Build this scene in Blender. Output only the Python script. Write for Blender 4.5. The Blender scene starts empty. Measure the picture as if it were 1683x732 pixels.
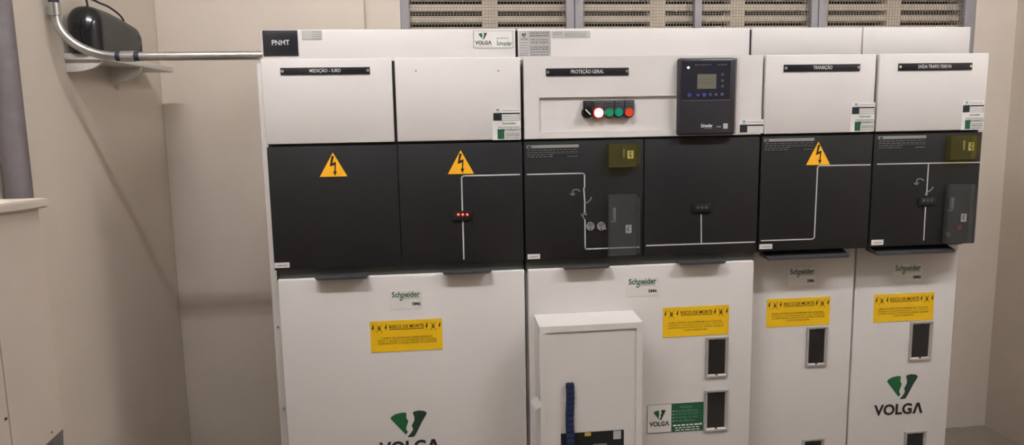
import bpy, bmesh, math, random
from mathutils import Vector, Matrix
random.seed(4)
scene = bpy.context.scene
col = scene.collection

# ------------------------------------------------------------------ camera
W, H, F = 1683.0, 732.0, 1200.0
CAM = Vector((0.46935, -2.19347, 1.42452))
YAW, PITCH, ROLL = 0.110466, -0.142635, -0.0175905
fw = Vector((math.sin(YAW)*math.cos(PITCH), math.cos(YAW)*math.cos(PITCH), math.sin(PITCH)))
r0 = fw.cross(Vector((0, 0, 1))).normalized(); u0 = r0.cross(fw)
rt = r0*math.cos(ROLL) + u0*math.sin(ROLL); up = -r0*math.sin(ROLL) + u0*math.cos(ROLL)
cd = bpy.data.cameras.new('camera'); cam = bpy.data.objects.new('camera', cd); col.objects.link(cam)
cd.sensor_width = 36; cd.lens = F*36/W; cd.clip_start = .02
m = Matrix((rt, up, -fw)).transposed().to_4x4(); m.translation = CAM
cam.matrix_world = m
scene.camera = cam

# ------------------------------------------------------------------ world, exposure
wd = bpy.data.worlds.new('world'); scene.world = wd; wd.use_nodes = True
wd.node_tree.nodes['Background'].inputs[0].default_value = (.010, .010, .012, 1)
vs = scene.view_settings
vs.view_transform = 'Standard'; vs.look = 'None'; vs.gamma = 1; vs.use_curve_mapping = False
vs.exposure = 1.35
TUBE = 61.0                                       # radiance of the fluorescent tubes
TUBE_COL = (.90, .925, .98)

# ------------------------------------------------------------------ pixel -> point on a known plane
def ray(x, y): return rt*((x-W/2)/F) - up*((y-H/2)/F) + fw
def atY(x, y, Y): d = ray(x, y); return CAM + d*((Y-CAM.y)/d.y)
def atX(x, y, X): d = ray(x, y); return CAM + d*((X-CAM.x)/d.x)

# ------------------------------------------------------------------ materials
MATS = {}
def lin(c): return tuple(((v/255)/12.92 if v/255 <= .04045 else ((v/255+.055)/1.055)**2.4) for v in c)
def mat(name, rgb, rough=.5, metal=0, var=.0, scale=30, bump=0, bscale=400, emit=0, spec=.5, coat=0):
    if name in MATS: return MATS[name]
    M = bpy.data.materials.new(name); M.use_nodes = True; nt = M.node_tree; b = nt.nodes['Principled BSDF']
    c = (*lin(rgb), 1)
    b.inputs['Base Color'].default_value = c; b.inputs['Roughness'].default_value = rough
    b.inputs['Metallic'].default_value = metal; b.inputs['Specular IOR Level'].default_value = spec
    if coat: b.inputs['Coat Weight'].default_value = coat
    tc = nt.nodes.new('ShaderNodeTexCoord')
    if var:
        n = nt.nodes.new('ShaderNodeTexNoise'); n.inputs['Scale'].default_value = scale; n.inputs['Detail'].default_value = 5
        nt.links.new(tc.outputs['Object'], n.inputs['Vector'])
        r = nt.nodes.new('ShaderNodeValToRGB')
        r.color_ramp.elements[0].position = .3; r.color_ramp.elements[1].position = .7
        r.color_ramp.elements[0].color = tuple(max(0, v*(1-var)) for v in c[:3])+(1,)
        r.color_ramp.elements[1].color = tuple(min(1, v*(1+var)) for v in c[:3])+(1,)
        nt.links.new(n.outputs['Fac'], r.inputs['Fac']); nt.links.new(r.outputs['Color'], b.inputs['Base Color'])
    if bump:
        n2 = nt.nodes.new('ShaderNodeTexNoise'); n2.inputs['Scale'].default_value = bscale; n2.inputs['Detail'].default_value = 3
        nt.links.new(tc.outputs['Object'], n2.inputs['Vector'])
        bp = nt.nodes.new('ShaderNodeBump'); bp.inputs['Strength'].default_value = bump; bp.inputs['Distance'].default_value = .001
        nt.links.new(n2.outputs['Fac'], bp.inputs['Height']); nt.links.new(bp.outputs['Normal'], b.inputs['Normal'])
    if emit:
        b.inputs['Emission Color'].default_value = c; b.inputs['Emission Strength'].default_value = emit
    MATS[name] = M; return M
def clear(name, tint, veil, amount):
    M = bpy.data.materials.new(name); M.use_nodes = True; nt = M.node_tree; b = nt.nodes['Principled BSDF']; out = nt.nodes['Material Output']
    b.inputs['Base Color'].default_value = (*lin(veil), 1); b.inputs['Roughness'].default_value = .22
    t = nt.nodes.new('ShaderNodeBsdfTransparent'); t.inputs[0].default_value = (*tint, 1)
    mx = nt.nodes.new('ShaderNodeMixShader'); mx.inputs[0].default_value = amount
    nt.links.new(t.outputs[0], mx.inputs[1]); nt.links.new(b.outputs[0], mx.inputs[2]); nt.links.new(mx.outputs[0], out.inputs[0])
    MATS[name] = M; return M
WALL = mat('beige wall paint', (209, 197, 183), .75, var=.025, scale=3, bump=.25, bscale=120)
FLOOR = mat('grey concrete floor', (138, 128, 116), .6, var=.10, scale=14, bump=.3, bscale=90)
CEIL = mat('white ceiling paint', (222, 216, 206), .8, var=.02, scale=4)
WHITE = mat('white powder coat', (211, 206, 202), .38, var=.008, scale=6, bump=.05, bscale=900)
WHITE2 = mat('off white powder coat', (207, 202, 197), .4, var=.008, scale=6, bump=.05, bscale=900)
BLACK = mat('black mimic plastic', (29, 28, 29), .55, var=.05, scale=40, bump=.10, bscale=1200, spec=.3)
INNER = mat('dark steel and gap shade', (52, 51, 50), .6, var=.05)
RAIL = mat('grey green steel rail', (66, 68, 66), .5, var=.06)
HANDLE = mat('black handle plastic', (58, 57, 60), .4, var=.05, bump=.1)
PLATE = mat('black engraved plate', (27, 27, 34), .3, var=.03)
MLINE = mat('mimic line print', (192, 190, 188), .5, var=.01)
INKW = mat('white print', (226, 224, 220), .5, var=.01)
INKG = mat('grey print', (135, 133, 130), .5, var=.02)
INKD = mat('dim grey print', (84, 83, 84), .5, var=.02)
INKB = mat('black print', (26, 20, 20), .5, var=.02)
PAPER = mat('white label film', (220, 216, 211), .4, var=.01)
GREYP = mat('silver label film', (178, 175, 172), .4, var=.02)
GREEN = mat('logo green', (18, 92, 48), .5, var=.03)
DGREEN = mat('dark logo green', (30, 58, 44), .5, var=.03)
BGREEN = mat('board green', (24, 82, 54), .45, var=.03)
SGREEN = mat('brand green', (24, 88, 60), .5, var=.03)
SPRING = mat('light brand green', (128, 150, 110), .5, var=.03)
NAVY = mat('navy print', (26, 33, 40), .5, var=.04)
YEL = mat('yellow warning film', (232, 186, 20), .4, var=.02)
ORANGE = mat('orange warning film', (244, 178, 32), .4, var=.02)
YDARK = mat('olive print', (150, 120, 14), .5, var=.02)
STEEL = mat('galvanised steel', (186, 184, 182), .32, metal=.9, var=.08, scale=60, bump=.15, bscale=250)
CHROME = mat('bright steel', (205, 203, 200), .25, metal=.9, var=.03)
BLUEBAND = mat('dark blue tape', (38, 42, 62), .5, var=.08)
FRAMEG = mat('grey painted steel frame', (150, 146, 148), .5, var=.04, bump=.1)
WIRE = mat('wire mesh', (150, 142, 132), .5, metal=.3, var=.05)
CONC = mat('pale concrete louvre', (206, 192, 172), .8, var=.06, scale=20, bump=.4, bscale=80)
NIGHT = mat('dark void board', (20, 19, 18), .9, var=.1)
UPSG = mat('glossy black plastic', (24, 24, 26), .18, var=.03)
UPSM = mat('matte charcoal plastic', (52, 51, 50), .5, var=.05, bump=.15, bscale=900)
CABLE = mat('black cable rubber', (26, 25, 26), .5, var=.05)
PIPEG = mat('grey pipe', (108, 101, 102), .5, var=.10, scale=25, bump=.15)
BLUE = mat('blue woven nylon', (17, 33, 68), .8, var=.2, scale=180, bump=.6, bscale=700)
BEZ = mat('pale grey bezel', (164, 158, 152), .4, var=.02)
GLASS = mat('dark inspection glass', (30, 29, 30), .12, var=.03)
REDB = mat('red push button', (206, 62, 34), .35, var=.03)
GREENB = mat('green lamp lens', (34, 132, 92), .3, var=.03)
GREENB2 = mat('teal green push button', (8, 134, 108), .35, var=.03)
LAMPON = mat('lit red lamp', (255, 232, 220), .3, emit=4.0)
REDRING = mat('red lamp ring', (214, 30, 26), .3, emit=.35)
LEDR = mat('lit red led', (255, 120, 84), .3, emit=.8)
LEDRING = mat('red led bezel', (130, 22, 10), .4, emit=.12)
LEDG = mat('lit green led', (225, 255, 190), .3, emit=2.2)
LCD = mat('relay screen', (104, 102, 88), .3, var=.03)
BLUEKEY = mat('blue key print', (52, 62, 140), .5, var=.05)
TUBEM = mat('fluorescent tube', (255, 250, 245), .4)
_b = TUBEM.node_tree.nodes['Principled BSDF']
_b.inputs['Emission Color'].default_value = (*TUBE_COL, 1); _b.inputs['Emission Strength'].default_value = TUBE
CLEAR = clear('clear acrylic', (.84, .84, .84), (175, 173, 171), .075)
AMBER = clear('yellow acrylic', (.90, .88, .66), (172, 162, 112), .075)
SOFTY = mat('yellow label', (206, 194, 112), .5, var=.03)

# ------------------------------------------------------------------ mesh helpers
def link(name, me, parent=None):
    o = bpy.data.objects.new(name, me); col.objects.link(o)
    if parent: o.parent = parent
    return o
def done(name, bm, M, parent=None, smooth=False):
    bmesh.ops.recalc_face_normals(bm, faces=bm.faces)
    me = bpy.data.meshes.new(name); bm.to_mesh(me); bm.free()
    for x in (M if isinstance(M, (list, tuple)) else [M]): me.materials.append(x)
    if smooth:
        for p in me.polygons: p.use_smooth = True
        try: me.set_sharp_from_angle(angle=math.radians(40))
        except Exception: pass
    return link(name, me, parent)
def addbox(bm, x0, x1, y0, y1, z0, z1, bev=0, seg=2, mi=0):
    b2 = bmesh.new()
    v = [b2.verts.new(p) for p in [(x0,y0,z0),(x1,y0,z0),(x1,y1,z0),(x0,y1,z0),(x0,y0,z1),(x1,y0,z1),(x1,y1,z1),(x0,y1,z1)]]
    for f in [(0,3,2,1),(4,5,6,7),(0,1,5,4),(1,2,6,5),(2,3,7,6),(3,0,4,7)]: b2.faces.new([v[i] for i in f])
    if bev: bmesh.ops.bevel(b2, geom=list(b2.edges), offset=bev, segments=seg, affect='EDGES', profile=.5)
    merge(bm, b2, mi)
def merge(bm, b2, mi=0):
    mp = {v: bm.verts.new(v.co) for v in b2.verts}
    for f in b2.faces:
        g = bm.faces.new([mp[v] for v in f.verts]); g.material_index = mi
    b2.free()
def box(name, x0, x1, y0, y1, z0, z1, M, parent=None, bev=0, seg=2):
    bm = bmesh.new(); addbox(bm, x0, x1, y0, y1, z0, z1, bev, seg); return done(name, bm, M, parent, smooth=bev > 0)
def addprism(bm, pts, y0, y1, mi=0):                   # pts: (x,z) outline, solid between y0 (front) and y1
    a = [bm.verts.new((x, y0, z)) for x, z in pts]; b = [bm.verts.new((x, y1, z)) for x, z in pts]
    n = len(pts); fs = [bm.faces.new(a), bm.faces.new(b[::-1])]
    for i in range(n): fs.append(bm.faces.new((a[i], b[i], b[(i+1) % n], a[(i+1) % n])))
    for f in fs: f.material_index = mi
def prism(name, pts, y0, y1, M, parent=None):
    bm = bmesh.new(); addprism(bm, pts, y0, y1); return done(name, bm, M, parent)
def addcyl(bm, c, ax, r, h, n=20, r2=None, mi=0):      # from c along unit axis ax, length h
    ax = Vector(ax).normalized(); t = Vector((0, 0, 1)) if abs(ax.z) < .9 else Vector((1, 0, 0))
    a = ax.cross(t).normalized(); b = ax.cross(a); r2 = r if r2 is None else r2; c = Vector(c)
    A = [bm.verts.new(c+(a*math.cos(k*2*math.pi/n)+b*math.sin(k*2*math.pi/n))*r) for k in range(n)]
    B = [bm.verts.new(c+ax*h+(a*math.cos(k*2*math.pi/n)+b*math.sin(k*2*math.pi/n))*r2) for k in range(n)]
    fs = [bm.faces.new(A), bm.faces.new(B[::-1])]
    for i in range(n): fs.append(bm.faces.new((A[i], A[(i+1) % n], B[(i+1) % n], B[i])))
    for f in fs: f.material_index = mi
def cyl(name, c, ax, r, h, M, parent=None, n=20, r2=None):
    bm = bmesh.new(); addcyl(bm, c, ax, r, h, n, r2); return done(name, bm, M, parent, smooth=True)
def tube(name, pts, r, M, parent=None, n=14, cap=True):
    pts = [Vector(p) for p in pts]; bm = bmesh.new(); rings = []
    a = None
    for i, p in enumerate(pts):
        d = (pts[min(i+1, len(pts)-1)]-pts[max(i-1, 0)]).normalized()
        if a is None: a = d.orthogonal().normalized()
        a = (a-d*a.dot(d)).normalized(); b = d.cross(a)
        rings.append([bm.verts.new(p+(a*math.cos(k*2*math.pi/n)+b*math.sin(k*2*math.pi/n))*r) for k in range(n)])
    for i in range(len(rings)-1):
        for k in range(n): bm.faces.new((rings[i][k], rings[i][(k+1) % n], rings[i+1][(k+1) % n], rings[i+1][k]))
    if cap: bm.faces.new(rings[0]); bm.faces.new(rings[-1])
    return done(name, bm, M, parent, smooth=True)
def thing(name, label, cat, loc=(0, 0, 0), group=None):
    o = bpy.data.objects.new(name, None); col.objects.link(o); o.location = loc; o.empty_display_size = .1
    o['label'] = label; o['category'] = cat
    if group: o['group'] = group
    return o
def fix_parents():                                    # parts are modelled in world coordinates
    for o in list(scene.objects):
        if o.parent is not None:
            base = o.parent
            while base.parent is not None: base = base.parent
            o.matrix_parent_inverse = Matrix.Translation(-base.location) if o.parent is base else Matrix.Identity(4)
def struct(o): o['kind'] = 'structure'; return o

def text(s, x0, x1, z0, z1, Y, M, parent, bold=.0, name='lettering', shear=0, keep=False):
    """lettering fitted to a rectangle of the plane Y, facing -Y"""
    cu = bpy.data.curves.new('t', 'FONT'); cu.body = s; cu.size = 1; cu.resolution_u = 3; cu.offset = bold; cu.shear = shear
    cu.align_x = 'CENTER'
    o = bpy.data.objects.new('t', cu); col.objects.link(o)
    dg = bpy.context.evaluated_depsgraph_get(); me = bpy.data.meshes.new_from_object(o.evaluated_get(dg))
    bpy.data.objects.remove(o); bpy.data.curves.remove(cu)
    if not me.vertices: return None
    xs = [v.co.x for v in me.vertices]; ys = [v.co.y for v in me.vertices]
    a0, a1, b0, b1 = min(xs), max(xs), min(ys), max(ys)
    for v in me.vertices:
        v.co = Vector((x0+(v.co.x-a0)/(a1-a0)*(x1-x0), Y, z0+(v.co.y-b0)/(b1-b0)*(z1-z0)))
    me.materials.clear(); me.materials.append(M); me.name = name
    return link(name, me, parent)
class Rc:                                             # rectangle of a plane from pixel bounds (rows read at mid width)
    def __init__(s, x0, y0, x1, y1, Y):
        ym = (y0+y1)/2; xm = (x0+x1)/2
        s.x0 = atY(x0, ym, Y).x; s.x1 = atY(x1, ym, Y).x; s.z1 = atY(xm, y0, Y).z; s.z0 = atY(xm, y1, Y).z; s.Y = Y
    def X(s, t): return s.x0+(s.x1-s.x0)*t
    def Z(s, t): return s.z0+(s.z1-s.z0)*t
def slab(name, R, M, parent, th=.0012, bev=0):
    return box(name, R.x0, R.x1, R.Y-th, R.Y-.00005, R.z0, R.z1, M, parent, bev)
def tin(s, R, u0, u1, v0, v1, M, parent, bold=0, off=.0015, **k):   # lettering inside rectangle R, fractions from lower left
    return text(s, R.X(u0), R.X(u1), R.Z(v0), R.Z(v1), R.Y-off, M, parent, bold, **k)
def bars(R, rects, M, parent, name='print', off=.0014, th=.0003):   # several flat print marks as one part
    bm = bmesh.new()
    for u0, u1, v0, v1 in rects: addbox(bm, R.X(u0), R.X(u1), R.Y-off-th, R.Y-off, R.Z(v0), R.Z(v1))
    return done(name, bm, M, parent)
def marks(rows, u0, u1, h, seed, fill=.75):           # rows of short unreadable dashes
    rg = random.Random(seed); out = []
    for v in rows:
        u = u0
        while u < u1-.01:
            w = rg.uniform(.03, .09); out.append((u, min(u+w, u1), v-h/2, v+h/2)); u += w+.02/fill*.75
    return out

# ------------------------------------------------------------------ room
XL, XR, YB, YF, ZC, ZF = -.618, 3.215, 1.03, -7.0, 3.17, -.16
PIL = atY(598.5, 22, YB-.035).x                                            # right edge of the pilaster on the back wall
WX0, WX1 = atY(657, 0, YB).x, atY(1606, 0, YB).x      # ventilation window
WZ0, WZ1 = 1.50, 2.42
struct(box('floor', XL-.2, XR+.2, YF-.2, YB+.4, ZF-.1, ZF, FLOOR))
struct(box('ceiling', XL-.2, XR+.2, YF-.2, YB+.4, ZC, ZC+.1, CEIL))
struct(box('wall_left', XL-.15, XL, YF, YB+.2, ZF, ZC, WALL))
struct(box('wall_right', XR, XR+.15, YF, YB+.2, ZF, ZC, WALL))
struct(box('wall_front', XL-.15, XR+.15, YF-.15, YF, ZF, ZC, WALL))
bm = bmesh.new()
addbox(bm, XL, WX0, YB, YB+.2, ZF, ZC); addbox(bm, WX1, XR, YB, YB+.2, ZF, ZC)
addbox(bm, WX0, WX1, YB, YB+.2, ZF, WZ0); addbox(bm, WX0, WX1, YB, YB+.2, WZ1, ZC)
struct(done('wall_back', bm, WALL))
struct(box('trim_1', XL, PIL, YB-.035, YB, ZF, ZC, WALL, bev=.004))

# window: sashes with mesh, concrete louvre behind
win = thing('window_1', '', ''); del win['label']; del win['category']; struct(win); win.location = (WX0, YB, WZ0)
def wx(px): return atY(px, 20, YB).x
f0, f1 = YB+.005, YB+.035
def frame_bar(x0, x1, z0=WZ0, z1=WZ1, n='frame_bar'): return box(n, x0, x1, f0, f1, z0, z1, FRAMEG, win, bev=.003)
posts = [(WX0, wx(672)), (wx(931), wx(944.5)), (wx(945.5), wx(958.5)), (wx(1143), wx(1155)), (wx(1335), wx(1346)), (wx(1347), wx(1360)), (wx(1588), WX1)]
for a, b in posts: frame_bar(a, b)
for a, b in [(0, 1), (2, 4), (5, 6)]:
    for z in (WZ0, WZ1-.03): box('frame_rail', posts[a][1], posts[b][0], f0+.002, f1-.002, z, z+.03, FRAMEG, win)
for a, b in [(0, 1), (2, 3), (3, 4), (5, 6)]:
    x0, x1 = posts[a][1], posts[b][0]; bm = bmesh.new(); w = .0009; p = .0136
    n = int((x1-x0)/p)
    for i in range(1, n+1): addbox(bm, x0+i*(x1-x0)/(n+1)-w, x0+i*(x1-x0)/(n+1)+w, YB+.018, YB+.0198, WZ0+.03, WZ1-.03)
    k = int((WZ1-WZ0-.06)/p)
    for i in range(1, k+1):
        z = WZ0+.03+i*p; addbox(bm, x0, x1, YB+.020, YB+.0216, z-w, z+w)
    o = done('wire_mesh', bm, WIRE, win); o['kind'] = 'stuff'
slots = [(674, 793), (818, 931), (960, 1068), (1094, 1201), (1224, 1334), (1361, 1457), (1481, 1580)]
YS = YB+.06
def sx(px): return atY(px, 20, YS).x
edges = [WX0] + [v for a, b in slots for v in (sx(a), sx(b))] + [WX1]
for i in range(0, len(edges), 2): box('louvre_post', edges[i], edges[i+1], YS, YS+.09, WZ0, WZ1, CONC, win)
zc0 = atY(1000, 21.5, YS).z; per = (atY(1000, 3, YS).z-atY(1000, 40, YS).z)/2; half = .5*per*(1-.47)
me = {}
for i in range(7):
    a, b = edges[2*i+1], edges[2*i+2]
    for j in range(-8, 14):
        z = zc0+(j+.5)*per
        if z-half < WZ0 or z+half > WZ1: continue
        if i not in me:
            o = box('louvre_slat', a, b, YS, YS+.075, -half, half, CONC, win); me[i] = o.data
        else: o = link('louvre_slat', me[i], win)
        o.location = (0, 0, z)
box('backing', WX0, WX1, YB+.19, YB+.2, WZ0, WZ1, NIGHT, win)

# ceiling lights
for i, (lx, ly) in enumerate([(.0, -1.22), (2.45, -1.22)]):
    L = thing('ceiling_light', ['white twin tube batten light nearer the side wall with the shelf', 'white twin tube batten light farther from the side wall with the shelf'][i], 'ceiling light', (lx, ly, ZC), 'ceiling lights')
    box('housing', lx-.62, lx+.62, ly-.05, ly+.05, ZC-.06, ZC, WHITE, L, bev=.004)
    for s in (-1, 1):
        for e in (-1, 1): box('lamp_holder', lx+e*.605-.012, lx+e*.605+.012, ly+s*.03-.016, ly+s*.03+.016, ZC-.115, ZC-.06, WHITE, L)
        cyl('tube', (lx-.592, ly+s*.03, ZC-.095), (1, 0, 0), .013, 1.184, TUBEM, L, n=10)

# ------------------------------------------------------------------ switchgear
ZP1, ZP0 = 1.602, 1.360                               # upper panels
ZM1, ZM0 = 1.352, .987                                # black mimic panels
ZD1 = .958                                            # door top
YBK = .85
def cubicle(x0, x1, label, Yb, group='switchgear cubicles in a row'):
    c = thing('switchgear_cubicle', label, 'switchgear', ((x0+x1)/2, .3, ZF), group)
    box('body', x0+.003, x1-.003, Yb+.032, YBK, .08, ZP1-.004, WHITE2, c)
    box('plinth', x0+.006, x1-.006, Yb+.06, YBK-.01, ZF, .08, INNER, c)
    box('gap_shade_back', x0+.002, x1-.002, .052, Yb+.031 if Yb+.031 > .06 else .06, .975, ZP1-.006, INNER, c) if Yb > .03 else \
        box('gap_shade_back', x0+.002, x1-.002, .020, .0315, ZD1-.01, ZP1-.006, INNER, c)  # dark sheet behind the panels, puts the shade of the gaps into colour
    return c
A = cubicle(0, .75, 'white cubicle at the pipe end with PNMT plate and two black panels with warning triangles', 0)
B = cubicle(.752, 1.5, 'white cubicle with relay display, coloured push buttons and protruding box on its door', 0)
C = cubicle(1.503, 1.876, 'narrow white cubicle with TRANSIÇÃO nameplate and orange triangle on black panel', .067)
D = cubicle(1.878, 2.25, 'narrow white cubicle with SAÍDA TRAFO nameplate and VOLGA logo on its door', .067)

def panel(u, x0, x1, z0=ZP0, z1=ZP1, y0=-.004, y1=.019): return box('upper_panel', x0, x1, y0, y1, z0, z1, WHITE, u, bev=.003)
def mimic(u, x0, x1): return box('mimic_panel', x0, x1, 0, .0195, ZM0, ZM1, BLACK, u, bev=.002)
def duct(u, x0, x1): return box('top_duct', x0, x1,   .085, .80, ZP1-.003, 1.694, WHITE, u, bev=.0025)
def poly2(name, R_pts, Y, th, M, parent, rad=.0022):  # printed line through pixel points on plane Y
    P = [atY(x, y, Y) for x, y in R_pts]; bm = bmesh.new()
    for p, q in zip(P, P[1:]):
        d = Vector((q.x-p.x, 0, q.z-p.z)); L = d.length; d.normalize(); nrm = Vector((-d.z, 0, d.x))*rad
        p2 = p-d*rad*.6; q2 = q+d*rad*.6
        addprism(bm, [((p2-nrm).x, (p2-nrm).z), ((q2-nrm).x, (q2-nrm).z), ((q2+nrm).x, (q2+nrm).z), ((p2+nrm).x, (p2+nrm).z)], Y-th, Y-.00005)
    return done(name, bm, M, parent)
LW = .0021
def mline(mp, pts, rad=LW): return poly2('mimic_line', pts, 0, .0008, MLINE if rad > .0017 else INKG, mp, rad*.9)

def nameplate(u, x0, y0, x1, y1, s, tx0, tx1, Y=-.004):
    R = Rc(x0, y0, x1, y1, Y); o = slab('nameplate', R, PLATE, u, .003, .0005)
    Rt = Rc(tx0, y0, tx1, y1, Y)
    text(s, Rt.x0, Rt.x1, R.Z(.17 if 'Ç' in s else .27), R.Z(.90 if 'Ã' in s or 'Í' in s else .76), Y-.0033, INKW, o, .004)
    for t in (.022, .978): cyl('screw', (R.X(t), Y-.0028, R.Z(.5)), (0, -1, 0), .0048, .002, CHROME, o, n=10)
def triangle(u, ax, ay, bx, by, cx, cy):
    p, q, r = atY(ax, ay, 0), atY(bx, by, 0), atY(cx, cy, 0)
    o = prism('warning_triangle', [(p.x, p.z), (q.x, q.z), (r.x, r.z)], -.0012, -.00005, ORANGE, u)
    bx_, bz, w, h = (q.x+r.x)/2, (q.z+r.z)/2, r.x-q.x, p.z-(q.z+r.z)/2
    def T(a, b): return (bx_+a*w, bz+b*h)
    prism('lightning_arrow', [T(-.04, .86), T(.05, .86), T(-.02, .56), T(.115, .62), T(.085, .22), T(.135, .22), T(.055, .03), T(-.01, .22), T(.04, .22), T(.06, .50), T(-.115, .42)], -.0017, -.0013, INKB, o)
def white_tag(u, x0, y0, x1, y1):
    R = Rc(x0, y0, x1, y1, 0); o = slab('white_tag', R, PAPER, u)
    bars(R, marks([.45], .15, .85, .2, 3), INKG, o)
def data_label(mp, x0, y0, x1, y1, seed):
    R = Rc(x0, y0, x1, y1, 0); o = slab('header_strip', Rc(x0, y0, x1, y0+(y1-y0)*.24, 0), INKG, mp)
    bars(R, [(.02, .09, .80, .94)], INKB, o)
    bars(R, marks([.60, .42, .24, .07], .01, .5, .09, seed)+marks([.60, .42], .5, .98, .07, seed+1)+[(.45, .99, .28, .31), (.78, .98, .02, .10)], INKD, mp, 'label_print')
def indicator(u, x0, y0, x1, y1, lit, leds):
    R = Rc(x0, y0, x1, y1, 0); o = slab('voltage_indicator', R, PLATE if lit else BLACK, u, .007, .0015)
    for lx, ly in leds:
        p = atY(lx, ly, -.007)
        cyl('led_bezel', (p.x, -.0065, p.z), (0, -1, 0), .0062, .0012, LEDRING if lit else INNER, o, n=12)
        cyl('led', (p.x, -.0075, p.z), (0, -1, 0),   .0029, .0016, LEDR if lit else INKD, o, n=10)
def shell(name, R, depth, M, parent):                 # five sided cover, open at the back
    bm = bmesh.new(); x0, x1, z0, z1, Y = R.x0, R.x1, R.z0, R.z1, R.Y; t = .002
    addbox(bm, x0, x1, Y-depth, Y-depth+t, z0, z1)
    addbox(bm, x0, x0+t, Y-depth+t, Y-.0002, z0, z1); addbox(bm, x1-t, x1, Y-depth+t, Y-.0002, z0, z1)
    addbox(bm, x0+t, x1-t, Y-depth+t, Y-.0002, z0, z0+t); addbox(bm, x0+t, x1-t, Y-depth+t, Y-.0002, z1-t, z1)
    return done(name, bm, M, parent)
def earth(mp, cx, cy):
    P = [(cx+7, cy-2.5), (cx+4.5, cy-4.6), (cx+1.5, cy-5.4), (cx-2, cy-5.2), (cx-4.3, cy-3.5), (cx-4.8, cy+1.5)]
    poly2('earth_symbol', P, 0, .0008, INKG, mp, .0017)
    poly2('earth_symbol', [(cx-9, cy+2), (cx-1, cy+1.8)], 0, .0008, INKG, mp, .0013)
    poly2('earth_symbol', [(cx-7, cy+4), (cx-3, cy+3.9)], 0, .0008, INKG, mp, .0011)
def covers(u, ya, yb_, hinge, clr, chinge):
    R = Rc(*ya, -.022); R.Y = 0; o = shell('yellow_cover', R, .022, AMBER, u)
    Rh = Rc(*hinge, -.02); Rh.Y = 0; slab('hinge', Rh, AMBER, o, .02)
    box('lever', R.X(.52), R.X(.60), -.016, -.0005, R.Z(.38), R.Z(.80), CHROME, o, bev=.002)
    Rl = Rc(ya[0]+(ya[2]-ya[0])*.67, ya[1]+(ya[3]-ya[1])*.28, ya[0]+(ya[2]-ya[0])*.89, ya[1]+(ya[3]-ya[1])*.63, 0)
    slab('lock_label', Rl, PAPER, o)
    bars(Rl, [(.35, .62, .70, .88), (.3, .45, .4, .6), (.5, .65, .12, .42), (.4, .55, .3, .5)], INKB, o)
    R = Rc(*clr, -.018); R.Y = 0; o = shell('clear_cover', R, .018, CLEAR, u)
    Rh = Rc(*chinge, -.016); Rh.Y = 0; slab('hinge', Rh, CLEAR, o, .016)
    bm = bmesh.new(); addbox(bm, R.X(.18), R.X(.27), -.012, -.0005, R.Z(.58), R.Z(.78), .002); addbox(bm, R.X(.12), R.X(.3), -.004, -.0004, R.Z(.545), R.Z(.565))
    done('lever', bm, INKG, o)
    bm = bmesh.new(); addbox(bm, R.X(.62), R.X(.9), -.0016, -.0002, R.Z(.34), R.Z(.54)); done('label_backing', bm, PLATE, o)
    Rl = Rc(0, 0, 1, 1, 0); Rl.x0, Rl.x1, Rl.z0, Rl.z1, Rl.Y = R.X(.66), R.X(.87), R.Z(.355), R.Z(.49), -.0016
    slab('lock_label', Rl, PAPER, o)
    bars(Rl, [(.42, .62, .66, .86), (.25, .42, .35, .65), (.4, .55, .2, .42)], INKB, o)
    return o, R
def handle(u, x0, x1, zt, zb, Yf, Yb):
    bm = bmesh.new(); prof = [(Yb, zt), (Yf+.006, zb+.010), (Yf, zb+.007), (Yf, zb), (Yf+.004, zb-.001), (Yb, zb+.004)]
    a = [bm.verts.new((x0+(.006 if i > 2 else 0), y, z)) for i, (y, z) in enumerate(prof)]
    b = [bm.verts.new((x1-(.006 if i > 2 else 0), y, z)) for i, (y, z) in enumerate(prof)]
    bm.faces.new(a); bm.faces.new(b[::-1])
    for i in range(6): bm.faces.new((a[i], b[i], b[(i+1) % 6], a[(i+1) % 6]))
    return done('door_handle', bm, HANDLE, u)
LOGO_L = [(225,265),(250,235),(320,200),(420,183),(485,185),(495,205),(490,280),(520,330),(515,360),(480,450),(485,490),(507,515),(495,545),(472,567),(430,520),(330,400),(235,290)]
LOGO_R = [(600,200),(620,175),(700,162),(790,175),(835,205),(825,240),(750,360),(640,570),(610,610),(525,618),(500,600),(540,565),(590,500),(592,460),(572,425),(620,330),(625,280)]
def logo(R, u0, u1, v0, v1, parent, off=.0015, ml=None, mr=None):
    for L, M in ((LOGO_L, ml or GREEN), (LOGO_R, mr or DGREEN)):
        prism('emblem', [(R.X(u0+(u1-u0)*(x-225)/610), R.Z(v1-(v1-v0)*(y-162)/456)) for x, y in L], R.Y-off-.0003, R.Y-off, M, parent)
def schneider(u, x0, y0, x1, y1, Y):
    R = Rc(x0, y0, x1, y1, Y); o = slab('brand_label', R, PAPER, u, .0008)
    tin('Schneider', R, .06, .93, .66, .97, SGREEN, o, .022, .0012)
    tin('Electric', R, .44, .91, .56, .72, SPRING, o, .0, .0012)
    # looped tail under the h
    c = R.X(.36), R.Z(.58)
    bm = bmesh.new(); n = 14; w = (R.x1-R.x0)
    ring = lambda k, a: (c[0]+w*a*math.cos(k*2*math.pi/n)*.75+w*.03*math.sin(k*2*math.pi/n), c[1]+w*a*math.sin(k*2*math.pi/n))
    for k in range(n):
        v = [bm.verts.new((p[0], Y-.0013, p[1])) for p in (ring(k, .07), ring(k+1, .07), ring(k+1, .035), ring(k, .035))]; bm.faces.new(v)
    done('loop', bm, SGREEN, o)
    tin('SM6', R, .68, .95, .18, .36, INKB, o, .03, .0012)
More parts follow.
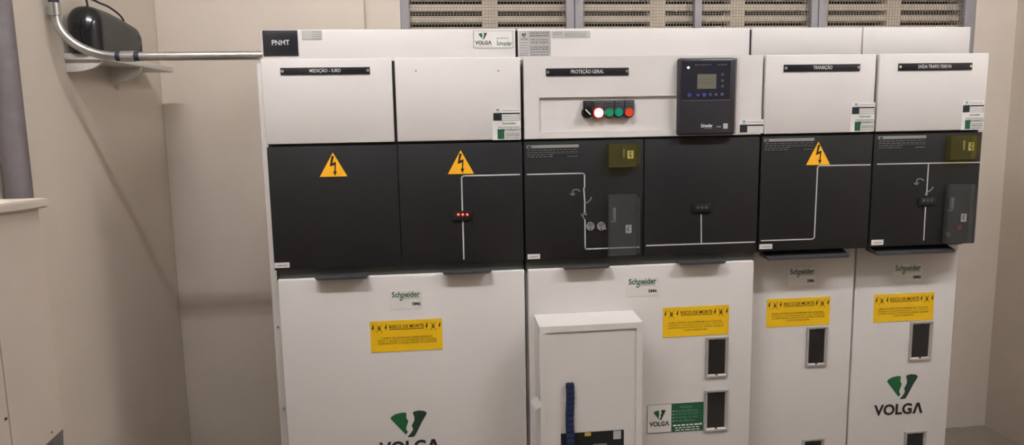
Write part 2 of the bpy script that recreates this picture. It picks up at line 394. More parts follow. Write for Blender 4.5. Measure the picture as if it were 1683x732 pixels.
def warn_sign(u, x0, y0, x1, y1, Y, lines):
    R = Rc(x0, y0, x1, y1, Y); o = slab('warning_sign', R, YEL, u)
    tin('RISCO DE MORTE', R, .265, .745, .745, .86, INKB, o, .012)
    bars(R, [(.265, .745, .705, .722)], INKB, o, 'underline')
    for t in (.035, .215, .785, .965):
        T = lambda a, b: (R.X(t+a*.02), R.Z(.78+b*.1))
        prism('lightning_bolt', [T(.2, 1.1), T(.9, 1.1), T(.1, .3), T(.8, .4), T(-.1, -1.1), T(.05, -.2), T(-.9, -.3)], R.Y-.0018, R.Y-.0015, INKB, o)
    for t in (.125, .875):
        T = lambda a, b: (R.X(t+a*.05), R.Z(.77+b*.14))
        prism('bone', [T(-1, 1), T(-.8, 1), T(1, -1), T(.8, -1)], R.Y-.0017, R.Y-.0015, YDARK, o)
        prism('bone', [T(1, 1), T(.8, 1), T(-1, -1), T(-.8, -1)], R.Y-.0021, R.Y-.0018, YDARK, o)
        prism('skull', [T(.42*math.cos(k*math.pi/6), .1+.5*math.sin(k*math.pi/6)) for k in range(12)], R.Y-.0025, R.Y-.0022, YDARK, o)
        bm = bmesh.new()
        for s in (-1, 1): addprism(bm, [T(s*.25-.1, .1), T(s*.25+.1, .1), T(s*.25+.1, -.12), T(s*.25-.1, -.12)], R.Y-.0029, R.Y-.0026)
        addprism(bm, [T(-.3, -.25), T(.3, -.25), T(.3, -.38), T(-.3, -.38)], R.Y-.0029, R.Y-.0026)
        done('skull_face', bm, INKB, o)
    z = .47 if len(lines) == 3 else .50
    for i, (s, a, b) in enumerate(lines):
        tin(s, R, a, b, z-.062-i*.085, z-i*.085, INKB, o, 0)
def inspection(u, x0, y0, x1, y1, Y):
    R = Rc(x0, y0, x1, y1, Y); w = R.x1-R.x0; h = R.z1-R.z0; bm = bmesh.new(); k = .075*w; q = .14*w
    def ring(d, y): return [bm.verts.new(p) for p in ((R.x0+d, y, R.z0+d), (R.x1-d, y, R.z0+d), (R.x1-d, y, R.z1-d), (R.x0+d, y, R.z1-d))]
    r = [ring(0, Y-.0001), ring(.001, Y-.006), ring(k, Y-.006), ring(q, Y-.0008)]
    for a, b in zip(r, r[1:]):
        for i in range(4): bm.faces.new((a[i], a[(i+1) % 4], b[(i+1) % 4], b[i]))
    o = done('inspection_window', bm, BEZ, u)
    box('pane', R.x0+q*.9, R.x1-q*.9, Y-.0012, Y-.0003, R.z0+q*.9, R.z1-q*.9, GLASS, o)
    for z in (R.z0+q*.8, R.z1-q*.8): cyl('clip', ((R.x0+R.x1)/2, Y-.001, z), (0, -1, 0), .004, .004, INNER, o, n=8)
    return o
def vol_text(R, u0, u1, v0, v1, M, parent, off=.0015, bold=.035):
    w = u1-u0; tin('VOLG', R, u0, u0+.775*w, v0, v1, M, parent, bold, off)
    T = lambda a, b: (R.X(u0+w*(.79+.21*a)), R.Z(v0+(v1-v0)*b))
    prism('lettering', [T(0, .02), T(.36, .98), T(.64, .98), T(1, .02), T(.74, .02), T(.5, .72), T(.26, .02)], R.Y-off-.0002, R.Y-off, M, parent)
def inspect_label(u, x0, y0, x1, y1, Y, green=True):
    R = Rc(x0, y0, x1, y1, Y); o = slab('inspection_label', R, PAPER, u)
    V = lambda v: v if green else (v-.58)/.42
    logo(R, .14, .26, V(.90), V(.97), o); vol_text(R, .10, .30, V(.86), V(.89), INKB, o, bold=0)
    bars(R, marks([V(.915)], .34, .94, V(.925)-V(.905), 5), INKG, o)
    bars(R, [(.04, .34, V(.605), V(.845)), (.34, .98, V(.80), V(.845))], NAVY, o, 'dark_cells')
    bars(R, [(.34, .98, V(v)-.008, V(v)+.008) for v in (.74, .675, .61)]+[(.965, .98, V(.61), V(.80))], INKG, o, 'table_rule')
    if green:
        tin('Schneider', R, .36, .84, .48, .56, SGREEN, o, .01)
        bars(R, [(.18, .42, .03, .33)], SGREEN, o, 'green_cell')
        bars(R, marks([.40], .2, .96, .03, 8), INKG, o)
        tin('INSPECIONADO', R, .19, .99, .27, .355, SGREEN, o, .012, .0019)
        bars(R, marks([.21, .14, .055], .46, .96, .035, 9)+[(.44, .98, .095, .105), (.44, .98, .165, .175)], INKG, o)

# --- cubicle A : measuring, double width
duct(A, -.0135, .7425); panel(A, 0, .3685); panel(A, .377, .745)
a1 = mimic(A, .0005, .3745); a2 = mimic(A, .376, .7475)
box('side_cover', -.030, -.001, .080, YBK, ZF, 1.597, WHITE2, A, bev=.002)
for y in (538, 672): p = atY(456 if y == 538 else 466, y, .08); cyl('screw', (p.x+.002, .0795, p.z), (0, -1, 0), .004, .002, CHROME, A, n=8)
box('grey_rail', .012, .747, .012, .0195, ZD1-.012, ZM0-.002, RAIL, A)
doorA = box('door', .007, .749, 0, .0305, .10, ZD1, WHITE, A, bev=.004, seg=3)
for a, b, t, bt in ((517, 605, 449, 459.8), (727, 808, 441, 450.6)):
    R = Rc(a, t, b, bt, -.025); handle(A, R.x0, R.x1, .966, R.z0, -.026, .011)
nameplate(A, 461, 111, 608, 122.3, 'MEDIÇÃO - IURD', 509, 560)
for x in (683.5, 819): p = atY(x, 116.5, -.004); cyl('screw_hole', (p.x, -.0043, p.z), (0, 1, 0), .0022, .001, INNER, A, n=8)
R = Rc(432.2, 49.8, 490, 92.3, .085); o = slab('name_plate', R, PLATE, A, .003, .0012); tin('PNMT', R, .26, .76, .42, .62, INKW, o, .003, .0034)
R = Rc(496, 50, 529, 65.5, .085); o = slab('paper_label', R, GREYP, A); bars(R, marks([.82, .55, .35, .15], .5, .95, .07, 2), INKG, o)
R = Rc(778, 50.5, 843, 79, .085); o = slab('maker_label', R, PAPER, A)
bars(R, [(0, 1, 0, .02), (0, 1, .98, 1), (0, .012, 0, 1), (.988, 1, 0, 1)], INKG, o, 'label_border')
logo(R, .13, .345, .50, .88, o); vol_text(R, .04, .455, .19, .42, INKB, o); bars(R, marks([.115], .04, .46, .03, 4), INKG, o)
bars(R, marks([.56], .59, .90, .06, 4)+[(.59, .61, .42, .48)], INKG, o); tin('Schneider', R, .59, .975, .15, .38, SGREEN, o, .02); bars(R, marks([.12], .76, .96, .035, 4), SPRING, o)
inspect_label(A, 809, 177.5, 855.5, 230, -.004)
triangle(A, 547, 251, 525.5, 291, 571, 290); triangle(A, 757, 247, 736, 286.5, 779, 285.5)
mline(a2, [(854, 287), (763, 289.2), (759.7, 290.5), (758.6, 293), (760, 346)], .0023); mline(a2, [(760.7, 364), (762.3, 426)], .0023)
indicator(A, 743, 347.5, 776, 361.5, True, [(753.3, 352.8), (760.5, 352.8), (767.9, 352.8)])
white_tag(A, 451.5, 432, 476, 440.5)
schneider(A, 641, 478.5, 694, 508, 0)
warn_sign(A, 609, 526.3, 727, 577, 0, [('CABOS DE ENTRADA ENERGIZADOS', .15, .86), ('PARA O ACESSO AO INTERIOR DA COLUNA', .10, .92), ('DESENERGIZAR O ALIMENTADOR A MONTANTE', .10, .92)])
R = Rc(622, 676, 722, 746, 0); logo(R, .205, .805, .385, 1.0, doorA, .0004); vol_text(R, 0, 1, .0, .31, INKB, doorA, .0004)

# --- cubicle B : protection, double width
duct(B, .7505, 1.4925)
XB0, XB1 = .755, 1.497
bm = bmesh.new(); rec = Rc(886.5, 159, 1112, 215, -.004); y0, y1 = -.004, .019
addbox(bm, XB0, XB1, y0, y1, rec.z1, ZP1); addbox(bm, XB0, rec.x0, y0, y1, rec.z0, rec.z1); addbox(bm, rec.x1, XB1, y0, y1, rec.z0, rec.z1); addbox(bm, XB0, XB1, y0, y1, ZP0, rec.z0)
bmesh.ops.remove_doubles(bm, verts=bm.verts, dist=1e-5)
done('upper_panel', bm, WHITE, B)
box('recessed_panel', rec.x0, rec.x1,   .003, .0185, rec.z0, rec.z1, WHITE, B)
b1 = mimic(B, .753, 1.1235); b2 = mimic(B, 1.1265, 1.4965)
box('grey_rail', .757, 1.494, .012, .0195, ZD1-.012, ZM0-.002, RAIL, B)
doorB = box('door', .760, 1.4905, 0, .0305, .10, ZD1, WHITE, B, bev=.004, seg=3)
for a, b, t, bt in ((925, 1003, 431, 442.3), (1116, 1194, 425, 434.8)):
    R = Rc(a, t, b, bt, -.025); handle(B, R.x0, R.x1, .966, R.z0, -.026, .011)
nameplate(B, 897, 112, 1033, 124.3, 'PROTEÇÃO GERAL', 938, 992)
R = Rc(853, 50.5, 905, 92, .085); o = slab('rating_plate', R, GREYP, B)
logo(R, .09, .22, .72, .90, o, ml=INKB, mr=INKB); vol_text(R, .04, .27, .62, .70, INKB, o, bold=.01)
bars(R, [(.32, 1, v-.006, v+.006) for v in (.95, .84, .76, .70, .58, .47, .40, .30, .22, .10)]+[(.32, .33, .1, .95)]+[(.54, .548, .1, .7), (.77, .778, .1, .7)], INKG, o, 'table_rule')
bars(R, marks([.52, .42, .32, .22, .12, .04], .03, .28, .02, 11)+marks([.90, .80, .64, .53, .35, .26, .15, .04], .36, .95, .035, 12), INKD, o)
R = Rc(906.5, 51, 970, 62, .085); o = slab('paper_label', R, GREYP, B)
bars(R, marks([.78, .5], .05, .28, .12, 13)+marks([.85, .6, .4, .2], .35, .9, .1, 14), INKG, o)
for a, b in ((.7428, .7502), (1.4928, 1.5002)): box('joint_strip', a, b, .092, .79, ZP1-.002, 1.689, PLATE, B)
# relay
R = Rc(1110, 96, 1205, 221.5, -.004); rl = bmesh.new()
addbox(rl, R.x0+.001, R.x1, -.026, -.0042, R.z0, R.z1, .008, 3); relay = done('protection_relay', rl, mat('relay charcoal', (44, 43, 48), .35, var=.03), B, smooth=True)
Rr = Rc(1112, 97, 1206, 220.5, -.026)
def rp(x, y): return atY(x, y, -.026)
Rf = Rc(1121, 101, 1200, 164, -.026); slab('display_panel', Rf, mat('relay face', (36, 36, 46), .25, var=.03), relay, .0012)
Rs = Rc(1146, 122, 1177, 146, -.0272); sc = slab('screen', Rs, LCD, relay)
bars(Rs, marks([.62, .42], .15, .85, .05, 21), mat('screen print', (84, 82, 70), .4), relay, 'screen_print')
p = rp(1131, 111.3); cyl('status_led', (p.x, -.027, p.z), (0, -1, 0), .0032, .002, LEDG, relay, n=10)
Rt = Rc(1142, 104.5, 1195, 108.5, -.0272); bars(Rt, marks([.5], 0, .5, .45, 22)+marks([.5], .7, 1, .45, 23), INKD, relay, 'legend_print')
for x, y in ((1187, 122.5), (1187, 132.5), (1187, 142)): p = rp(x, y); cyl('key', (p.x, -.027, p.z), (0, -1, 0), .0042, .002, INKD, relay, n=10)
for i, (x, y) in enumerate(((1132.5, 156.5), (1147, 156.3), (1157, 156), (1167, 155.5), (1176.5, 155.5), (1186.5, 155))):
    p = rp(x, y); cyl('key', (p.x, -.027, p.z), (0, -1, 0), .0060 if i in (0, 2) else .0048, .002, BLUEKEY if i < 3 else mat('dim key', (70, 76, 104), .4), relay, n=12)
Rq = Rc(1121, 164.2, 1200, 165.6, -.026); slab('seam', Rq, INKD, relay, .0008)
Rt = Rc(1152, 203.5, 1172, 212, -.026); tin('Schneider', Rt, 0, .95, .3, 1, INKW, relay, .02, .0004); bars(Rt, [(.25, .95, .05, .13)], INKG, relay, 'legend_print', .0003)
Rt = Rc(1177.5, 207, 1185, 209.5, -.026); bars(Rt, [(0, 1, .1, .9)], INKG, relay, 'legend_print', .0003)
Rt = Rc(1188.5, 203, 1196, 211.5, -.026); slab('code_label', Rt, GREYP, relay, .0008)
Rq = Rc(1204.5, 96.5, 1207.5, 220, -.006); slab('metal_edge', Rq, CHROME, relay, .012)
inspect_label(B, 1214, 196.5, 1255, 219, -.004, green=False)
# push buttons on the recessed panel
YRP = .003
bx = [(957.5, 974.5), (975, 991.7), (992.2, 1008.5), (1009, 1025), (1025.5, 1041.5)]
cen = [(966, 185.2), (984, 185.6), (1001.3, 185), (1017, 184.6), (1033.5, 184.6)]
kinds = ['selector_switch', 'signal_lamp', 'signal_lamp', 'push_button', 'push_button']
for i, ((x0, x1), (cx_, cy_)) in enumerate(zip(bx, cen)):
    R = Rc(x0+.3, 165.6-i*.3, x1-.3, 183, YRP); base = bmesh.new()
    p = atY(cx_, cy_, -.012)
    addbox(base, R.x0, R.x1, YRP-.010, YRP-.0001, R.z0, R.z1, .0012)
    addcyl(base, (p.x, YRP-.0002, p.z), (0, -1, 0), .0172, .011, 24)
    o = done(kinds[i], base, HANDLE if i else PLATE, B, smooth=True)
    Rl = Rc(x0+1, 166.5-i*.3, x1-1, 176, -.009); bars(Rl, marks([.72, .30], .18, .85, .14, 30+i), INKD, o, 'legend_print', .0003)
    if i == 0:
        cyl('knob', (p.x, YRP-.011, p.z), (0, -1, 0), .0155, .008, UPSG, o, n=24)
        bm = bmesh.new(); d = Vector((.7, 0, -.72)).normalized(); nn = Vector((-d.z, 0, d.x)); c = Vector((p.x, 0, p.z))
        q = [c-d*.013-nn*.0045, c+d*.013-nn*.0045, c+d*.013+nn*.0045, c-d*.013+nn*.0045]
        addprism(bm, [(v.x, v.z) for v in q], YRP-.026, YRP-.019); done('grip', bm, UPSG, o)
        bm = bmesh.new(); q = [c-d*.0125-nn*.0017, c+d*.009-nn*.0017, c+d*.009+nn*.0017, c-d*.0125+nn*.0017]
        addprism(bm, [(v.x, v.z) for v in q], YRP-.0265, YRP-.0261); done('pointer', bm, INKW, o)
    else:
        cyl('ring', (p.x, YRP-.011, p.z), (0, -1, 0), .0168, .004, REDRING if i == 1 else INNER, o, n=24, r2=.0150)
        cyl('lens' if i < 3 else 'cap', (p.x, YRP-.014, p.z), (0, -1, 0),   .0128, .006, [0, LAMPON, GREENB, GREENB2, REDB][i], o, n=24, r2=.0125)
# mimic B1
data_label(b1, 865.5, 238.3, 951, 259, 40)
mline(b1, [(866.5, 287), (957, 285), (959.6, 286), (960.7, 288.5), (960.8, 308)])
mline(b1, [(959.4, 309.5), (961, 331), (961, 349)])
poly2('switch_arc', [(961.5, 333.8), (965, 333.2), (968.5, 330.5), (971, 327.5), (971.8, 324.5)], 0, .0008, INKG, b1, .0017)
for a, b in (((958.3, 350.3), (964, 353.8)), ((964, 350.3), (958.3, 353.8))): poly2('breaker_cross', [a, b], 0, .0009 if a[0] < 960 else .0011, INKG, b1, .0013)
mline(b1, [(955.3, 352.5), (961.3, 361.5)], .0016); mline(b1, [(961.3, 361.5), (961.8, 407.5), (963.5, 409.6), (1051, 406.4)])
earth(b1, 946, 317)
for x, r in ((970, 7.2), (988, 7)):
    p = atY(x, 372, 0); o = cyl('status_dial', (p.x, -.0001, p.z), (0, -1, 0), .0132, .004, INKG, B, n=24)
    bm = bmesh.new(); addbox(bm, p.x-.002, p.x+.002, -.0048, -.0042, p.z-.011, p.z-.004)
    for k in range(3): addbox(bm, p.x-.008, p.x+.008, -.0046, -.0042, p.z+.001+k*.0035, p.z+.0025+k*.0035)
    done('dial_print', bm, INNER, o)
p = atY(996, 376.5, 0); box('lever_tip', atY(992, 374, 0).x, p.x, -.004, -.0001, p.z-.001, p.z+.003, INKG, B)
covers(B, (1001, 237, 1046, 275), None, (1047, 238.5, 1052, 269), (1001, 320, 1046, 420.5), (1046.5, 324, 1052, 416))
white_tag(B, 867, 418, 887.5, 426)
mline(b2, [(1062.5, 404), (1240, 398)]); mline(b2, [(1152.3, 353), (1152.6, 400)], .0018)
indicator(B, 1138, 335.5, 1168, 348.5, False, [(1147.5, 341.3), (1154, 341.1), (1161, 340.9)])
# door B
schneider(B, 1030, 457, 1082, 487, 0)
LN = [('PARA ACESSO AO INTERIOR DA COLUNA', .09, .90), ('PRIMEIRO A DESENERGIZAÇÃO DO CIRCUITO', .08, .92), ('ALIMENTADOR A MONTANTE, SEMPRE ATERRAR', .08, .92), ('A SECCIONADORA', .32, .68)]
warn_sign(B, 1089.5, 503.8, 1197.5, 552.2, 0, LN)
inspection(B, 1159, 553.5, 1196.5, 620, 0); inspection(B, 1157, 640.5, 1196, 708, 0)
R = Rc(1063.5, 663.2, 1155.5, 710, 0); o = slab('supplier_board', R, PAPER, B)
bars(R, [(0, .43, 0, .012), (0, .43, .988, 1), (0, .006, 0, 1)], INKB, o, 'label_border')
bars(R, [(.43, 1, 0, 1)], BGREEN, o, 'green_field', .0012)
logo(R, .115, .325, .45, .80, o); vol_text(R, .04, .39, .23, .40, INKB, o)
BT = mat('pale green print', (110, 150, 124), .5)
tin('VENDAS', R, .57, .80, .82, .90, BT, o, .0, .002)
for i, s in enumerate(('Materiais Elétricos', 'Manutenção Preventiva', 'Manutenção Corretiva', 'Painéis Elétricos')):
    v = .69-i*.115; tin(s, R, .49, .90-.05*(i == 3), v, v+.085, BT, o, .0, .002)
bars(R, [(.455, .472, .71-i*.115, .745-i*.115) for i in range(4)], INKW, o, 'bullet', .0018)
bars(R, marks([.225], .46, .92, .05, 50)+marks([.135, .055], .5, .93, .03, 51)+[(.935, .975, .20, .26)], INKW, o, 'contact_print', .0018)
# protruding box
XK0, XK1, ZK, PK = .777, 1.0925, .806, .11
bm = bmesh.new(); kz0 = .12
pts = [(-PK, kz0), (-PK, ZK), (-.0002, ZK+.008), (-.0002, kz0)]
a = [bm.verts.new((XK0, y, z)) for y, z in pts]; b = [bm.verts.new((XK1, y, z)) for y, z in pts]
for f in (a, b[::-1]): bm.faces.new(f)
for i in range(4): bm.faces.new((a[i], b[i], b[(i+1) % 4], a[(i+1) % 4]))
# recess of the front
front = [f for f in bm.faces if all(abs(v.co.y+PK) < 1e-4 for v in f.verts)]
bmesh.ops.recalc_face_normals(bm, faces=bm.faces)
bmesh.ops.inset_region(bm, faces=front, thickness=.026, depth=0)
bmesh.ops.inset_region(bm, faces=front, thickness=.0004, depth=-.004)
kbox = done('mechanism_cover', bm, WHITE, B)
for x, y in ((893, 557), (894, 563)): p = atX(x, y, XK0); cyl('screw_hole', (XK0-.0004, -.09, p.z), (1, 0, 0), .003, .001, INNER, kbox, n=8)
R = Rc(922, 710, 1025, 760, -PK+.004); R.z0 = .30; o = slab('control_plate', R, BLACK, kbox, .002)
R2 = Rc(961, 711.5, 971, 717, -PK+.002); slab('yellow_chip', R2, mat('dull gold', (190, 160, 70), .5), kbox, .0012)
R2 = Rc(1008, 708.5, 1020.5, 722, -PK+.002); slab('code_label', R2, GREYP, kbox, .0008)
R2 = Rc(975, 728, 998, 734, -PK+.002); bars(R2, marks([.4], 0, 1, .6, 60), INKG, kbox, 'legend_print', .0003)
tp = [atY(x, y, -PK-.001) for x, y in ((872, 659.5), (882, 651.4), (892, 667.6), (881, 674.8))]
prism('paper_tag', [(v.x, v.z) for v in tp], -PK-.0012, -PK-.0002, PAPER, kbox)

# --- cubicle C : transition
duct(C, 1.5005, 1.8715); XC0 = 1.507
panel(C, XC0, 1.868); c1 = mimic(C, 1.5035, 1.8735)
box('mimic_side', 1.5035, 1.8735, .0196, .0515, ZM0, ZP1-.01, INNER, C)
doorC = box('door', 1.508, 1.8755, .067, .0985, .10, .985, WHITE, C, bev=.004, seg=3)
R = Rc(1262, 417, 1397, 426, -.004); handle(C, R.x0, R.x1, ZM0-.001, R.z0, -.004, .066)
nameplate(C, 1288, 105.8, 1413, 117.2, 'TRANSIÇÃO', 1336, 1367)
inspect_label(C, 1398, 168.5, 1437, 216.3, -.004)
data_label(c1, 1256, 227.6, 1338, 247.5, 70); triangle(C, 1345, 233, 1324.7, 271.5, 1364, 270.8)
mline(c1, [(1430, 271), (1347.5, 272.5), (1344.6, 273.8), (1343.6, 276.5), (1338.3, 389.5), (1337, 392.2), (1334.5, 393.3), (1251, 396)])
white_tag(C, 1248, 401.5, 1269, 409.5)
YD = .067
schneider(C, 1295.5, 440.5, 1341, 470, YD); warn_sign(C, 1260, 490, 1363.5, 536, YD, LN)
inspection(C, 1324.5, 537, 1359, 601.5, YD); inspection(C, 1317, 721, 1353, 786, YD)
# --- cubicle D : transformer feeder
duct(D, 1.8755, 2.250); panel(D, 1.8795, 2.2495); d1 = mimic(D, 1.8785, 2.2495)
box('mimic_side', 1.8785, 2.2495, .0196, .0515, ZM0, ZP1-.01, INNER, D)
doorD = box('door', 1.8815, 2.2485, .067, .0985, .10, .985, WHITE, D, bev=.004, seg=3)
R = Rc(1442, 408.5, 1571, 418, -.004); handle(D, R.x0, R.x1, ZM0-.001, R.z0, -.004, .066)
nameplate(D, 1476, 103.8, 1597, 115.3, 'SAÍDA TRAFO 750KVA', 1508, 1563)
inspect_label(D, 1580, 165.5, 1616, 213.5, -.004)
data_label(d1, 1443.5, 223.3, 1522, 244, 80)
mline(d1, [(1442, 270), (1610, 267)]); mline(d1, [(1526, 269), (1524.5, 292), (1523, 317)], .0019); mline(d1, [(1521, 341), (1518, 395)], .0019)
poly2('switch_arc', [(1523.5, 315), (1527, 314.5), (1530.5, 312), (1533.5, 307.5)], 0, .0008, INKG, d1, .0018)
p = atY(1522.3, 319.5, 0); cyl('fuse_symbol', (p.x, -.0001, p.z), (0, -1, 0), .0045, .0012, INKG, d1, n=12)
earth(d1, 1511, 299.5)
indicator(D, 1508, 325, 1537, 336.5, False, [(1518, 330), (1524.5, 329.8), (1531, 329.6)])
o, R = covers(D, (1563, 223, 1605.5, 262.5), None, (1606, 226, 1611.5, 257), (1558, 303.5, 1600, 400), (1600.2, 306, 1605, 398))
cyl('lock_knob', (R.X(.17), -.0002, R.Z(.14)), (0, -1, 0), .009, .006, INKD, o, n=14)
bm = bmesh.new(); addcyl(bm, (R.X(.62), -.0002, R.Z(.26)), (0, -1, 0), .009, .003, 14); done('red_mark', bm, mat('dull red', (120, 40, 40), .5), o)
white_tag(D, 1432, 394.5, 1451.5, 403)
schneider(D, 1468, 435, 1516, 464, YD); warn_sign(D, 1436, 482.5, 1534, 528, YD, LN)
inspection(D, 1494, 528, 1531, 592, YD); inspection(D, 1484.5, 708.5, 1520, 774, YD)
R = Rc(1437.5, 616.5, 1518, 682, YD); logo(R, .235, .855, .385, 1.0, doorD, .0004); vol_text(R, 0, 1, .0, .28, INKB, doorD, .0004)

# ------------------------------------------------------------------ blue strip hanging on the box
yb = -PK-.0005; xb0 = atY(930, 680, yb).x; xb1 = atY(943, 680, yb).x; zt = atY(936, 630, yb).z
bm = bmesh.new(); n = 34; prev = None; hs = .30/n
for i in range(n+1):
    z = zt-i*hs; e = .0006 if i % 2 else -.0004; dx = .0012*math.sin(i*.35)
    r = [bm.verts.new(p) for p in ((xb0+dx-e, yb-.007-e, z), (xb1+dx+e, yb-.007-e, z), (xb1+dx+e, yb, z), (xb0+dx-e, yb, z))]
    if prev:
        for k in range(4): bm.faces.new((prev[k], prev[(k+1) % 4], r[(k+1) % 4], r[k]))
    else: bm.faces.new(r)
    prev = r
bm.faces.new(prev)
for k in range(5):
    x = xb0+(k+.5)*(xb1-xb0)/5; addbox(bm, x-.0012, x+.0012, yb-.006, yb-.003, zt-.001, zt+.0025+.0015*(k % 2))
o = done('blue_strap', bm, BLUE); o['label'] = 'blue woven strip hanging down the front of the protruding white box'; o['category'] = 'strap'

# ------------------------------------------------------------------ conduit from the side wall to the cubicles
cw = Vector((XL+.030, .105, 0)); pe = Vector((-.0150, .105, 1.622))
cond = thing('conduit_pipe', 'galvanised steel conduit bending off the side wall towards the cubicle top', 'conduit', (cw.x, cw.y, 1.62))
dirh = (Vector((pe.x, pe.y, 0))-cw).normalized(); rb = .120; zh = 1.622; slope = (pe.z-zh)
arc = []
for k in range(13):
    t = k/12*math.pi/2
    arc.append(Vector((cw.x, cw.y, zh+rb))+dirh*(.165*(1-math.cos(t)))-Vector((0, 0, rb*math.sin(t))))
end_el = arc[-1]+dirh*.004
tube('elbow', arc+[end_el], .0128, STEEL, cond, n=16)
tube('run', [end_el, pe], .0128, STEEL, cond, n=16)
dr = (pe-end_el).normalized()
q0 = end_el-dr*.012
tube('tape_band', [q0, q0+dr*.014], .0138, BLUEBAND, cond, n=16)
tube('coupling', [q0+dr*.014, q0+dr*.052], .0158, CHROME, cond, n=16)
tube('tape_band', [q0+dr*.052, q0+dr*.066], .0138, BLUEBAND, cond, n=16)
zt = zh+rb
tube('coupling', [(cw.x, cw.y, zt-.004), (cw.x, cw.y, zt+.032)], .0165, CHROME, cond, n=16)
tube('tape_band', [(cw.x, cw.y, zt+.032), (cw.x, cw.y, zt+.05)], .0142, BLUEBAND, cond, n=16)
tube('riser', [(cw.x, cw.y, zt+.05), (cw.x, cw.y, ZC-.0)], .0128, STEEL, cond, n=16)
box('wall_clip', XL, cw.x+.004, cw.y+.0135, cw.y+.020, zt, zt+.028, CHROME, cond)

# ------------------------------------------------------------------ shelf with brackets
SX, SY0, SY1, SZ = -.503, .195, .81, 1.6205
sh = thing('wall_shelf', 'white wall shelf on two quarter round brackets below the black case', 'shelf', (XL, .2, SZ))
box('board', XL, SX, SY0, SY1, SZ, SZ+.02, WHITE2, sh, bev=.002)
for yb_, h in ((.205, SZ-atX(111, 119, XL).z), (atX(181, 137, XL).y, SZ-atX(181, 137, XL).z)):
    bm = bmesh.new(); n = 8; pts = [(XL, SZ)]+[(XL+(SX-.012-XL)*math.cos(k*math.pi/2/n), SZ-h*math.sin(k*math.pi/2/n)) for k in range(n+1)]
    addprism(bm, pts, yb_, yb_+.018); done('bracket', bm, WHITE2, sh)

# ------------------------------------------------------------------ black case on the shelf
UX0, UX1, UY0, UY1, UZ = XL+.010, -.508, .225, .545, SZ+.0202
ups = thing('power_unit', 'rounded black plastic case with cables standing on the wall shelf', 'power unit', ((UX0+UX1)/2, .38, UZ))
def loft(name, secs, M):                              # sections: (y, x0, x1, ztop, corner radius)
    bm = bmesh.new(); rings = []
    for y, x0, x1, z1, r in secs:
        pr = [(x0, UZ), (x1, UZ)]
        pr += [(x1-r+r*math.cos(k*math.pi/12), z1-r+r*math.sin(k*math.pi/12)) for k in range(7)]
        pr += [(x0+r-r*math.sin(k*math.pi/12), z1-r+r*math.cos(k*math.pi/12)) for k in range(7)]
        rings.append([bm.verts.new((x, y, z)) for x, z in pr])
    for a, b in zip(rings, rings[1:]):
        for k in range(len(a)): bm.faces.new((a[k], a[(k+1) % len(a)], b[(k+1) % len(b)], b[k]))
    bm.faces.new(rings[0]); bm.faces.new(rings[-1][::-1])
    return done(name, bm, M, ups, smooth=True)
mid = UY0+.006
fc = []
for k in range(9):
    t = k/8*math.pi/2; q = math.sin(t)                 # domed front
    e = 1-q
    fc.append((mid-.050*math.cos(t), UX0+.050*e*.9, UX1-.050*e*.9, UZ+.03+.113*q+.02*e, .004+.040*q))
loft('front_cover', fc, UPSG)
loft('case', [(mid, UX0, UX1, UZ+.143, .044), (UY0+.10, UX0, UX1, UZ+.141, .042), (UY0+.2, UX0, UX1, UZ+.131, .038), (UY1-.03, UX0, UX1, UZ+.118, .034), (UY1, UX0+.006, UX1-.006, UZ+.104, .03)], UPSM)
box('vent_slot', UX1-.001, UX1+.0006, UY1-.036, UY1-.030, UZ+.012, UZ+.052, NIGHT, ups)
box('vent_slot', UX1-.001, UX1+.0006, UY1-.048, UY1-.044, UZ+.070, UZ+.082, NIGHT, ups)
ztop = UZ+.141
def curve(pts, n=8):                                   # Catmull-Rom
    P = [Vector(p) for p in pts]; P = [P[0]*2-P[1]]+P+[P[-1]*2-P[-2]]; out = []
    for i in range(1, len(P)-2):
        for k in range(n):
            t = k/n; a, b, c, d = P[i-1:i+3]
            out.append(.5*((2*b)+(c-a)*t+(2*a-5*b+4*c-d)*t*t+(3*b-a-3*c+d)*t**3))
    return out+[P[-2]]
c1_ = [(-.555, .245, ztop-.001), (-.558, .24, ztop+.03), (-.575, .235, ztop+.09), (-.608, .235, ztop+.2), (-.608, .23, ztop+.8)]
c2_ = [(-.530, .455, UZ+.115), (-.533, .43, UZ+.140), (-.543, .37, UZ+.160), (-.553, .30, UZ+.168), (-.575, .26, UZ+.190), (-.607, .245, UZ+.30), (-.607, .24, ztop+.8)]
tube('cable', curve(c1_), .0035, CABLE, ups, n=8); tube('cable', curve(c2_), .0032, CABLE, ups, n=8)

# ------------------------------------------------------------------ vertical grey pipe on the side wall
xp = XL+.036; pp = atX(32, 324, xp)
vp = thing('vertical_pipe', 'thick grey vertical pipe on the side wall behind the low cabinet', 'pipe', (xp, pp.y, ZF))
tube('pipe', [(xp, pp.y, ZF), (xp, pp.y, ZC)], .0315, PIPEG, vp, n=28)
for z in (.5, 2.2): box('wall_clip', XL, xp, pp.y-.006+.034, pp.y+.040, z, z+.03, CHROME, vp)

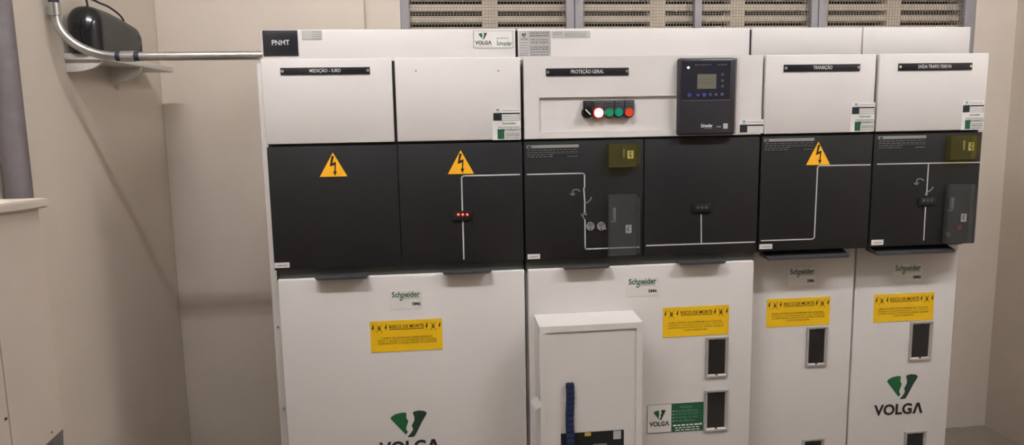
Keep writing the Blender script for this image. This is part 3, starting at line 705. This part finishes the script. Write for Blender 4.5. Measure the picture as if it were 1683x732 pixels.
# ------------------------------------------------------------------ low cabinet with overhanging top board
C0 = Vector((-.3015, -.622)); CZ = 1.28
cab = thing('low_cabinet', 'beige painted low cabinet with overhanging top board in front of the grey pipe', 'cabinet', (-.46, -.75, ZF))
def plan(name, pts, z0, z1, M, bev=0):
    bm = bmesh.new(); a = [bm.verts.new((x, y, z0)) for x, y in pts]; b = [bm.verts.new((x, y, z1)) for x, y in pts]; n = len(pts)
    bm.faces.new(a[::-1]); bm.faces.new(b)
    for i in range(n): bm.faces.new((a[i], a[(i+1) % n], b[(i+1) % n], b[i]))
    if bev: bmesh.ops.bevel(bm, geom=list(bm.edges), offset=bev, segments=2, affect='EDGES')
    return done(name, bm, M, cab, smooth=bev > 0)
CABSHADE = mat('beige cabinet shade tone', (186, 174, 162), .6, var=.02, scale=8, bump=.1)  # wall beige made darker, the face's dim lighting put into the colour
FX, FY = -.395, -.90
plan('top_board', [(XL+.002, -.630), (C0.x, C0.y), (FX, FY), (XL+.002, FY)], CZ-.019, CZ, CABSHADE, .003)
body_c = Vector(((atY(63, 345, -.636).x+atY(103, 705, -.636).x)/2, -.636)); bd = (Vector((FX, FY))-C0).normalized()
bf = body_c+bd*.26
plan('body', [(XL+.006, -.646), tuple(body_c), tuple(bf), (XL+.006, bf.y)], ZF, CZ-.0192, CABSHADE)
def face_pt(px_, py_):                                 # pixel -> point on the cabinet's room-side face
    nrm = Vector((-bd.y, bd.x, 0)); 
    if nrm.x < 0: nrm = -nrm
    d = ray(px_, py_); t = (Vector((body_c.x, body_c.y, 0))-CAM).dot(nrm)/d.dot(nrm); return CAM+d*t, nrm
p, nrm = face_pt(9.5, 689); cyl('hole', p-nrm*.001, nrm, .0033, .0016, INNER, cab, n=10)
p, nrm = face_pt(85.5, 711); cyl('slot', p-nrm*.001, nrm, .0022, .0014, INNER, cab, n=8)
pts = [face_pt(*q)[0] for q in ((102.5, 706), (103, 745), (60, 745))]
bm = bmesh.new(); a = [bm.verts.new(v+nrm*.0005) for v in pts]; b = [bm.verts.new(v+nrm*.002) for v in pts]
bm.faces.new(a); bm.faces.new(b[::-1])
for i in range(3): bm.faces.new((a[i], a[(i+1) % 3], b[(i+1) % 3], b[i]))
done('corner_plate', bm, mat('dark grey plate', (98, 90, 86), .5, var=.05), cab)
s0, nrm = face_pt(20, 731); bm = bmesh.new(); e = Vector((bd.x, bd.y, 0))
for L in ((s0, .0012),):
    v = s0; 
    q = [v-e*.001, v+e*.001]; a = [bm.verts.new((k.x, k.y, ZF+.05)) for k in q]+[bm.verts.new((k.x, k.y, CZ-.03)) for k in q[::-1]]
    b = [bm.verts.new(k.co+nrm*.0008) for k in a]
    bm.faces.new(a); bm.faces.new(b[::-1])
    for i in range(4): bm.faces.new((a[i], a[(i+1) % 4], b[(i+1) % 4], b[i]))
done('panel_seam', bm, mat('seam brown', (150, 138, 124), .7), cab)  # thin brown strip along the panel joint

fix_parents()
